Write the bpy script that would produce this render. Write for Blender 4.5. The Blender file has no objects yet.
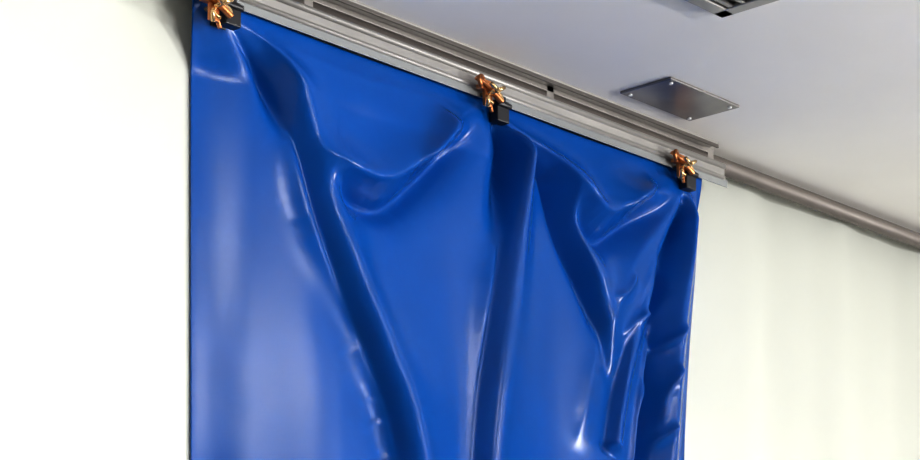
import bpy, bmesh, math, random
from mathutils import Vector, Matrix
random.seed(3)
F=2100.0; HOR=800.0; TH=math.atan2(.735,.679)
CZ=1.3; W=2.9; CEIL=CZ+1.517; WALLY=W+0.035; CB=.026
S,C=math.sin(TH),math.cos(TH)
sc=bpy.context.scene
sc.view_settings.view_transform='Standard'
sc.view_settings.gamma=.76
sc.view_settings.exposure=.12

def on_plane(u,v,Y=W):
    rx=(u-460)/F; t=Y/(-S*rx+C)
    return ((C*rx+S)*t, CZ+(HOR-v)/F*t)
def on_ceil(u,v,z=CEIL):
    t=F*(z-CZ)/(HOR-v); rx=(u-460)/F
    return ((C*rx+S)*t, (-S*rx+C)*t)

def mat(name,col,rough=.5,metal=0,bump=0,bscale=40,var=0,spec=.5,trans=0,vscale=3,alpha=1,coat=0):
    m=bpy.data.materials.new(name); m.use_nodes=True
    nt=m.node_tree; b=nt.nodes['Principled BSDF']
    b.inputs['Base Color'].default_value=(*col,1)
    b.inputs['Roughness'].default_value=rough
    b.inputs['Metallic'].default_value=metal
    b.inputs['Specular IOR Level'].default_value=spec
    b.inputs['Transmission Weight'].default_value=trans
    b.inputs['Coat Weight'].default_value=coat
    b.inputs['Alpha'].default_value=alpha
    tc=nt.nodes.new('ShaderNodeTexCoord')
    if var:
        n=nt.nodes.new('ShaderNodeTexNoise'); n.inputs['Scale'].default_value=vscale; n.inputs['Detail'].default_value=4
        nt.links.new(tc.outputs['Object'],n.inputs['Vector'])
        r=nt.nodes.new('ShaderNodeValToRGB')
        r.color_ramp.elements[0].position=.3; r.color_ramp.elements[1].position=.7
        r.color_ramp.elements[0].color=(*[c*(1-var) for c in col],1)
        r.color_ramp.elements[1].color=(*[min(1,c*(1+var)) for c in col],1)
        nt.links.new(n.outputs['Fac'],r.inputs['Fac']); nt.links.new(r.outputs['Color'],b.inputs['Base Color'])
    if bump:
        n=nt.nodes.new('ShaderNodeTexNoise'); n.inputs['Scale'].default_value=bscale; n.inputs['Detail'].default_value=5
        nt.links.new(tc.outputs['Object'],n.inputs['Vector'])
        bp=nt.nodes.new('ShaderNodeBump'); bp.inputs['Strength'].default_value=bump; bp.inputs['Distance'].default_value=.01
        nt.links.new(n.outputs['Fac'],bp.inputs['Height']); nt.links.new(bp.outputs['Normal'],b.inputs['Normal'])
    return m

M_wall=mat('wall_paint',(.825,.85,.79),.45,var=.012,bump=.05,bscale=6,spec=.3)
M_wallf=mat('wall_paint_grey',(.15,.15,.148),.5,var=.012)
M_ceil=mat('ceiling_paint',(.90,.88,.85),.6,var=.02,bump=.03,bscale=20,spec=.3)
M_floor=mat('floor_vinyl',(.13,.13,.125),.5,var=.05)
M_blue=mat('blue_vinyl',(.0015,.074,.325),.24,var=.05,vscale=5,bump=.10,bscale=10,spec=.24)
M_alu=mat('aluminium',(.34,.32,.30),.4,metal=.5,var=.1,vscale=8)
M_rod=mat('rod_metal',(.20,.18,.165),.5,metal=.3,var=.08,vscale=8)
M_alud=mat('aluminium_dark',(.12,.11,.10),.4,metal=.5,var=.1)
M_bar=mat('pale_aluminium',(.34,.33,.315),.4,metal=.35,var=.06,vscale=8)
M_clear=mat('clear_plastic',(.50,.52,.52),.25,trans=.5)
M_brass=mat('brass',(.50,.20,.08),.3,metal=.85,var=.35,vscale=60)
M_gold=mat('pale_brass',(.72,.50,.26),.25,metal=.85)
M_black=mat('black_plastic',(.012,.012,.014),.4)
M_steel=mat('brushed_steel',(.25,.24,.24),.32,metal=.75,var=.2,vscale=9)
M_steeld=mat('dark_steel',(.10,.10,.11),.4,metal=.5,var=.2,vscale=9)
M_white=mat('white_enamel',(.8,.8,.8),.4)

def finish(name,bm,mt,parent=None,bev=0,smooth=False):
    me=bpy.data.meshes.new(name); bm.to_mesh(me); bm.free()
    o=bpy.data.objects.new(name,me); sc.collection.objects.link(o)
    for m in (mt if isinstance(mt,list) else [mt]): me.materials.append(m)
    if bev:
        b=o.modifiers.new('b','BEVEL'); b.width=bev; b.segments=3; b.limit_method='ANGLE'
    if smooth:
        for p in me.polygons: p.use_smooth=True
    if parent: o.parent=parent
    return o
def add_box(bm,x0,x1,y0,y1,z0,z1,mi=0):
    r=bmesh.ops.create_cube(bm,size=1)
    for v in r['verts']:
        v.co=Vector(((x0+x1)/2+v.co.x*(x1-x0),(y0+y1)/2+v.co.y*(y1-y0),(z0+z1)/2+v.co.z*(z1-z0)))
    for f in {f for v in r['verts'] for f in v.link_faces}: f.material_index=mi
def box(name,x0,x1,y0,y1,z0,z1,mt,parent=None,bev=0):
    bm=bmesh.new(); add_box(bm,x0,x1,y0,y1,z0,z1); return finish(name,bm,mt,parent,bev)
def add_cyl(bm,p0,p1,r,seg=24,r2=None,mi=0):
    p0=Vector(p0);p1=Vector(p1);d=p1-p0
    q=d.to_track_quat('Z','Y').to_matrix().to_4x4(); q.translation=(p0+p1)/2
    R=bmesh.ops.create_cone(bm,cap_ends=True,segments=seg,radius1=r,radius2=r if r2 is None else r2,depth=d.length,matrix=q)
    for f in {f for v in R['verts'] for f in v.link_faces}: f.material_index=mi; f.smooth=len(f.verts)==4
def empty(name,loc=(0,0,0)):
    e=bpy.data.objects.new(name,None); e.location=loc; e.empty_display_size=.05; sc.collection.objects.link(e); return e

# ---------------- room shell
X0,X1,Y0=-2.0,8.0,-4.0
box('floor',X0,X1,Y0,WALLY+.1,-.1,0,M_floor)
box('ceiling',X0,X1,Y0,WALLY+.1,CEIL,CEIL+.1,M_ceil)
box('wall_left',X0-.1,X0,Y0,WALLY+.1,0,CEIL,M_wallf)
box('wall_right',X1,X1+.1,Y0,WALLY+.1,0,CEIL,M_wallf)
box('wall_front',X0,X1,Y0-.1,Y0,0,CEIL,M_wallf)
bm=bmesh.new()
nx=600; rows=[0,CEIL]
vs=[]
for i in range(nx+1):
    x=X0+(X1-X0)*i/nx
    a=max(0,min(1,(x-4.0)/.3))
    d=a*(.013*math.sin((x-4)*13)+.005*math.sin((x-4)*31+1))
    vs.append([bm.verts.new((x,WALLY+.012-d*.8,z)) for z in rows]+[bm.verts.new((x,WALLY+.12,z)) for z in rows])
for i in range(nx):
    a,b=vs[i],vs[i+1]
    f=bm.faces.new((a[0],b[0],b[1],a[1])); f.smooth=True
    bm.faces.new((a[2],a[3],b[3],b[2]));bm.faces.new((a[1],b[1],b[3],a[3]));bm.faces.new((a[0],a[2],b[2],b[0]))
bm.faces.new((vs[0][0],vs[0][1],vs[0][3],vs[0][2]));bm.faces.new((vs[-1][0],vs[-1][2],vs[-1][3],vs[-1][1]))
finish('wall_back',bm,M_wall)

# ---------------- curtain rail
rail=empty('curtain_rail',(3,W,CEIL))
def rp(o):
    o.parent=rail; o.matrix_parent_inverse=Matrix.Translation((-3,-W,-CEIL)); return o
XL=on_plane(191,2,W-.03)[0]; XR=on_plane(714,160)[0]
bm=bmesh.new(); add_cyl(bm,(XL,W,CZ+1.490),(X1,W,CZ+1.490),.019,40)
rp(finish('rod',bm,M_rod))
rp(box('ceiling_flange',XL,XR-.05,W-.050,W+.03,CEIL-.005,CEIL,M_bar,bev=.001))
rp(box('channel_lip',XL,XR-.05,W-.050,W-.045,CEIL-.012,CEIL-.004,M_alud,bev=.001))
rp(box('channel_web',XL,XR-.05,W-.02,W+.025,CEIL-.016,CEIL-.004,M_alu,bev=.001))
bm=bmesh.new()
add_box(bm,XL,XR,W-.030,W-.020,CZ+1.452,CZ+1.476)
add_cyl(bm,(XL,W-.028,CZ+1.477),(XR,W-.028,CZ+1.477),.007,20)
add_cyl(bm,(XL,W-.028,CZ+1.450),(XR,W-.028,CZ+1.450),.006,20)
rp(finish('front_bar',bm,M_bar))
rp(box('clear_strip',XL,XR+.01,W-.031,W-.028,CZ+1.430,CZ+1.448,M_clear,bev=.0008))
bm=bmesh.new()
for x in (2.2,2.7,3.4,XR-.04,5.4):
    add_box(bm,x-.012,x+.012,W-.02,W+.020,CZ+1.484,CEIL-.002)
rp(finish('brackets',bm,M_alu,bev=.002))

# ---------------- blue curtain
D0=.055
def poly(pts,a):
    out=[]
    for u,v in pts:
        x,z=on_plane(u,v); g=max(0,2.728-z)
        out.append((x-(max(a,0)*.9+D0*.9)*min(1,g/.25),z))
    return out
def pd(x,z,P):
    best=(9,0,0)
    n=len(P)-1
    for i in range(n):
        ax,az=P[i];bx,bz=P[i+1];dx,dz=bx-ax,bz-az;l2=dx*dx+dz*dz
        t=max(0,min(1,((x-ax)*dx+(z-az)*dz)/l2)); px,pz=ax+t*dx-x,az+t*dz-z
        d=math.hypot(px,pz)
        if d<best[0]:
            sgn=1 if (dx*(z-az)-dz*(x-ax))>0 else -1
            best=(d,(i+t)/n,sgn)
    return best
def spline(pts,n=4):
    out=[]
    P=[pts[0]]+pts+[pts[-1]]
    for i in range(1,len(P)-2):
        for k in range(n):
            t=k/n; q=[]
            for c in (0,1):
                a,b,cc,d=P[i-1][c],P[i][c],P[i+1][c],P[i+2][c]
                q.append(.5*(2*b+(cc-a)*t+(2*a-5*b+4*cc-d)*t*t+(3*b-a-3*cc+d)*t**3))
            out.append(tuple(q))
    out.append(pts[-1]); return out
# (points, amp, width left/below, width right/above, ramp-in, fade-out, taper)
FOLDS=[
 ([(244,22),(284,60),(320,150),(344,230),(373,310),(396,370),(424,460),(454,700)], .075,.028,.09,.12,0,1),
 ([(238,24),(268,70),(302,150),(324,230),(350,310),(374,370),(400,460),(430,700)],-.068,.030,.022,.12,0,1),
 ([(318,150),(352,180),(395,192),(428,162),(458,126),(490,114)], .045,.020,.05,.3,.3,0),
 ([(325,176),(355,205),(395,216),(430,184),(455,150),(485,120)],-.040,.032,.018,.3,.3,0),
 ([(506,122),(520,200),(514,300),(502,400),(494,520),(486,800)], .075,.028,.09,.10,0,1),
 ([(498,124),(502,200),(494,300),(480,400),(472,520),(464,800)],-.068,.030,.022,.10,0,1),
 ([(505,122),(552,170),(582,235),(610,310),(630,400)], .040,.022,.07,.25,.35,1),
 ([(503,126),(540,180),(568,245),(596,315),(614,400)],-.045,.022,.018,.25,.35,1),
 ([(545,160),(578,205),(605,220),(632,198),(684,190)], .040,.020,.05,.3,.3,0),
 ([(555,190),(583,235),(606,246),(636,224),(684,196)],-.042,.032,.018,.3,.3,0),
 ([(690,195),(690,260),(684,340),(674,460),(666,620)], .030,.030,.04,.3,0,1),
 ([(684,205),(674,260),(662,340),(650,460),(642,620)],-.062,.032,.020,.15,0,1),
 ([(664,250),(644,330),(630,400),(620,460)], .035,.018,.03,.3,.1,0),
 ([(655,262),(632,338),(618,400),(608,460)],-.030,.018,.015,.3,.1,0),
 ([(684,192),(640,262),(600,360),(582,460)], .012,.025,.05,.2,.2,1),
 ([(250,30),(330,66),(400,90),(470,112)], .010,.014,.02,.3,.3,0),
 ([(684,230),(676,270),(680,300)], .016,.009,.012,.3,.3,0),
 ([(680,290),(666,340),(660,380)], .020,.009,.012,.3,.3,0),
 ([(688,330),(668,352),(660,356)], .014,.008,.012,.3,.3,0),
 ([(664,335),(655,375),(650,430)], .020,.009,.014,.3,.3,0),
 ([(680,370),(668,400),(664,440)], .018,.008,.012,.3,.3,0),
 ([(652,380),(645,430),(640,490)], .018,.009,.012,.3,.3,0),
 ([(676,430),(660,450),(656,490)], .016,.009,.012,.3,.3,0),
 ([(640,280),(626,300),(610,306)], .012,.009,.014,.3,.3,0),
 ([(655,320),(640,326),(625,345)], .012,.009,.012,.3,.3,0),
 ([(445,112),(430,148),(412,176)], .022,.012,.018,.3,.3,0),
 ([(655,178),(630,200),(612,222)], .022,.012,.018,.3,.3,0),
]
FOLDS=[(spline(poly(f[0],f[1])),)+f[1:] for f in FOLDS]
ZC=CZ+.4925*W; ZT=ZC+.014
FW=.043
xl=on_plane(191,20,W+CB+.014)[0]; xr=on_plane(698,190,W+CB)[0]
CL=[(229,20,215,6),(499,115,489,93),(687,185,682,166)]
def sm(a): a=max(0,min(1,a)); return a*a*(3-2*a)
clipx=[on_plane(c[0],c[1],W-.035)[0] for c in CL]
BB=[]
for f in FOLDS:
    m=3.5*max(f[2],f[3]); xs=[p[0] for p in f[0]]; z_=[p[1] for p in f[0]]
    BB.append((min(xs)-m,max(xs)+m,min(z_)-m,max(z_)+m))
def disp(x,z):
    d=D0
    for (P,a,wl,wr,ri,fo,tp),bb in zip(FOLDS,BB):
        if not (bb[0]<x<bb[1] and bb[2]<z<bb[3]): continue
        D,s,sg=pd(x,z,P)
        w=(wr if sg>0 else wl)
        if tp: w*=.35+.65*sm(s/.45)
        k=.35+.65*(sm(s/ri) if ri else 1)
        if not tp and fo: k*=sm(s/.2)
        if fo: k*=sm((1-s)/fo)
        e=.13*w
        q=(math.sqrt(D*D+e*e)-e)/w
        d+=a*k*math.exp(-1.1*q**1.3)
    g=max(0,ZT-z)
    d+=.003*math.sin(x*23+z*4)*min(1,g*3)
    return max(d,-.004)
bm=bmesh.new(); NX=460
zs=[]; z=ZT
while z>.12:
    zs.append(z); z-= .0045 if z>1.9 else .05
G=[]
for j,z in enumerate(zs):
    row=[]
    g=ZT-z
    xrr=xr-.055*sm(g/.8)
    fw=FW*(1-sm(g/.13))
    for i in range(NX+1):
        s=i/NX
        x=xl+(xrr-xl)*s
        sag=0
        for a,b in zip(clipx[:-1],clipx[1:]):
            if a<x<b: sag=.011*math.sin(math.pi*(x-a)/(b-a))
        zz=z-sag*math.exp(-g/.15)
        ef=sm((x-xl)/.32)**.8*sm((xrr-x)/.09)
        d=disp(x,max(z,1.85))*ef
        edge=.014*(1-sm((x-xl)/.12))+.010*(1-sm((xrr-x)/.03))
        row.append(bm.verts.new((x-fw*1.0,W+CB-fw+edge*(1-fw/FW)-d*(.0+1.0*sm(g/.12)),zz)))
    G.append(row)
for j in range(len(zs)-1):
    for i in range(NX):
        f=bm.faces.new((G[j][i],G[j+1][i],G[j+1][i+1],G[j][i+1])); f.smooth=True
cur=finish('blue_vinyl_curtain',bm,M_blue)
so=cur.modifiers.new('s','SOLIDIFY'); so.thickness=.002

# ---------------- clips
def clip(u,v,bu,bv,k):
    x,_=on_plane(u,v,W-.035); z=ZC
    e=empty('curtain_clip' if k==0 else 'curtain_clip.%03d'%k,(x,W,z))
    y=-.048
    ox,oz=on_plane(bu,bv,W-.052); ox-=x; oz-=z
    h=empty('brass_hanger',(ox,0,oz)); h.parent=e; h.scale=(1.1,1,.85)
    bm=bmesh.new()
    add_box(bm,-.010,.010,y-.004,y+.004,-.03,.03)
    add_box(bm,-.026,.022,y-.006,y+.006,.004,.014)
    add_cyl(bm,(-.036,y-.006,.026),(.010,y-.010,.004),.006,16)
    add_cyl(bm,(.0,y-.008,.008),(.030,y-.010,-.014),.0065,16)
    add_cyl(bm,(.0,y-.002,-.008),(.020,y+.008,-.036),.004,12)
    finish('saddle',bm,M_brass,h,bev=.0015)
    for nm,(cx,cz,R,rr,tilt) in {'hook_upper':(-.022,.020,.013,.0045,.5),'hook_lower':(.014,-.008,.014,.0045,-.4),'ring':(-.006,-.022,.012,.004,.9)}.items():
        bm=bmesh.new(); N=28;Mm=10; rng=[]
        for i in range(N+1):
            a=-.5+i/N*5.0; c=Vector((math.cos(a),0,math.sin(a)))
            rot=Matrix.Rotation(tilt,3,'Z')
            ring=[]
            for j in range(Mm):
                b=2*math.pi*j/Mm
                p=c*(R+rr*math.cos(b))+Vector((0,rr*math.sin(b),0))
                ring.append(bm.verts.new(rot@p+Vector((cx,y-.006,cz))))
            rng.append(ring)
        for i in range(N):
            for j in range(Mm):
                bm.faces.new((rng[i][j],rng[i+1][j],rng[i+1][(j+1)%Mm],rng[i][(j+1)%Mm]))
        bm.faces.new(rng[0][::-1]); bm.faces.new(rng[-1])
        finish(nm,bm,M_gold if nm!='hook_upper' else M_brass,h,smooth=True)
    bm=bmesh.new()
    add_cyl(bm,(.0,y-.03,.0),(.0,y+.02,.0),.005,16)
    for sgn in (-1,1):
        add_cyl(bm,(.0,y-.026,.0),(sgn*.018,y-.028,.012),.006,14,r2=.004)
    finish('wing_screw',bm,M_gold,h)
    bm=bmesh.new()
    add_box(bm,-.018,.018,-.048,-.026,-.040,.004)
    add_box(bm,-.018,.018,-.008,-.003,-.034,.004)
    add_box(bm,-.010,.010,-.046,-.034,-.002,.014)
    add_cyl(bm,(-.021,-.048,-.005),(.021,-.048,-.005),.006,16)
    finish('clamp_jaws',bm,M_black,e,bev=.002)
for k,c in enumerate(CL): clip(*c,k)

# ---------------- ceiling plate and vent
P=[on_ceil(*p) for p in [(668,76),(620,92),(690,118),(742,105)]]
cx=sum(p[0] for p in P)/4; cy=sum(p[1] for p in P)/4
hx=(math.dist(P[0],P[3])+math.dist(P[1],P[2]))/4; hy=(math.dist(P[0],P[1])+math.dist(P[2],P[3]))/4
e=empty('ceiling_access_plate',(cx,cy,CEIL))
bm=bmesh.new(); add_box(bm,-hx,hx,-hy,hy,-.006,0); finish('plate',bm,M_steel,e,bev=.002)
bm=bmesh.new()
for sx in (-1,1):
    for sy in (-1,1):
        add_cyl(bm,(sx*hx*.85,sy*hy*.8,-.009),(sx*hx*.85,sy*hy*.8,-.005),.0045,14)
finish('rivets',bm,M_white,e)
c0=on_ceil(722,12)
e=empty('ceiling_vent',(c0[0],c0[1],CEIL))
w=.34; h=.34
bm=bmesh.new(); t=.03
add_box(bm,-w,0,-t,0,-.012,0);add_box(bm,-w,0,-h,-h+t,-.012,0);add_box(bm,-w,-w+t,-h,0,-.012,0);add_box(bm,-t,0,-h,0,-.012,0)
finish('frame',bm,M_bar,e,bev=.002)
bm=bmesh.new()
for i in range(10):
    y=-h+t+.01+i*(h-2*t-.02)/9
    add_box(bm,-w+t,-t,y-.008,y+.002,-.010,-.001)
finish('louvres',bm,M_steel,e)
bm=bmesh.new(); add_box(bm,-w+.01,-.01,-h+.01,-.01,-.002,0); finish('back',bm,M_steeld,e)

# ---------------- lights
def area(parent,loc,sx,sy,power,rot=(0,0,0),col=(1,.98,.965)):  # emitter for the added, out-of-view lamps below
    l=bpy.data.lights.new('added_area_light','AREA'); l.shape='RECTANGLE'; l.size=sx; l.size_y=sy; l.energy=power; l.color=col
    o=bpy.data.objects.new('added_area_light',l); o.location=loc; o.rotation_euler=rot; o.parent=parent; sc.collection.objects.link(o); return o
e=empty('added_key_light',(X1,-2.6,1.45))  # unseen framed key light, added so left-facing folds fall dark
bm=bmesh.new()
for a in (-.6,0,.6): add_box(bm,-.05,0,a-.03,a+.03,-.65,.65)
for a in (-.65,.65): add_box(bm,-.05,0,-.63,.63,a-.03,a+.03)
finish('key_light_frame',bm,M_white,e)
area(e,(-.06,0,0),1.2,1.2,520,(0,math.radians(90),0))
e=empty('added_ceiling_uplight',(3.6,-.9,CEIL-.6))  # out-of-view uplight, added to brighten the ceiling
bm=bmesh.new()
add_box(bm,-.6,.6,-.06,.06,-.03,.0)
for x in (-.5,.5): add_cyl(bm,(x,0,0),(x,0,.6),.003,8)
finish('added_lamp_housing',bm,M_white,e)
area(e,(0,0,.01),1.1,.1,440,(math.pi,0,0))
e=empty('added_wall_fill',(2.35,1.3,CEIL-.12))  # fill lamp added above the view to lift the left side of the wall
bm=bmesh.new()
d=Vector((-1.4,1.6,-.25)).normalized(); R=d.to_track_quat('-Z','Y')
add_box(bm,-.26,.26,-.14,.14,.02,.05)
for a in (-1,1):
    add_box(bm,a*.26-.005,a*.26+.005,-.14,.14,-.02,.05); add_box(bm,-.26,.26,a*.14-.005,a*.14+.005,-.02,.05)
bm.transform(R.to_matrix().to_4x4())
add_cyl(bm,(0,0,0.03),(0,0,.12),.01,12)
finish('added_lamp_housing',bm,M_white,e)
area(e,(0,0,0),.5,.26,14,R.to_euler())
w=bpy.data.worlds.new('w'); sc.world=w; w.use_nodes=True
w.node_tree.nodes['Background'].inputs[0].default_value=(.8,.85,.9,1); w.node_tree.nodes['Background'].inputs[1].default_value=.3

cam=bpy.data.cameras.new('camera'); co=bpy.data.objects.new('camera',cam); sc.collection.objects.link(co)
co.location=(0,0,CZ); co.rotation_euler=(math.pi/2,0,-TH)
cam.sensor_width=36; cam.lens=F*36/920; cam.shift_y=(HOR-230)/920; cam.clip_start=.02
sc.camera=co
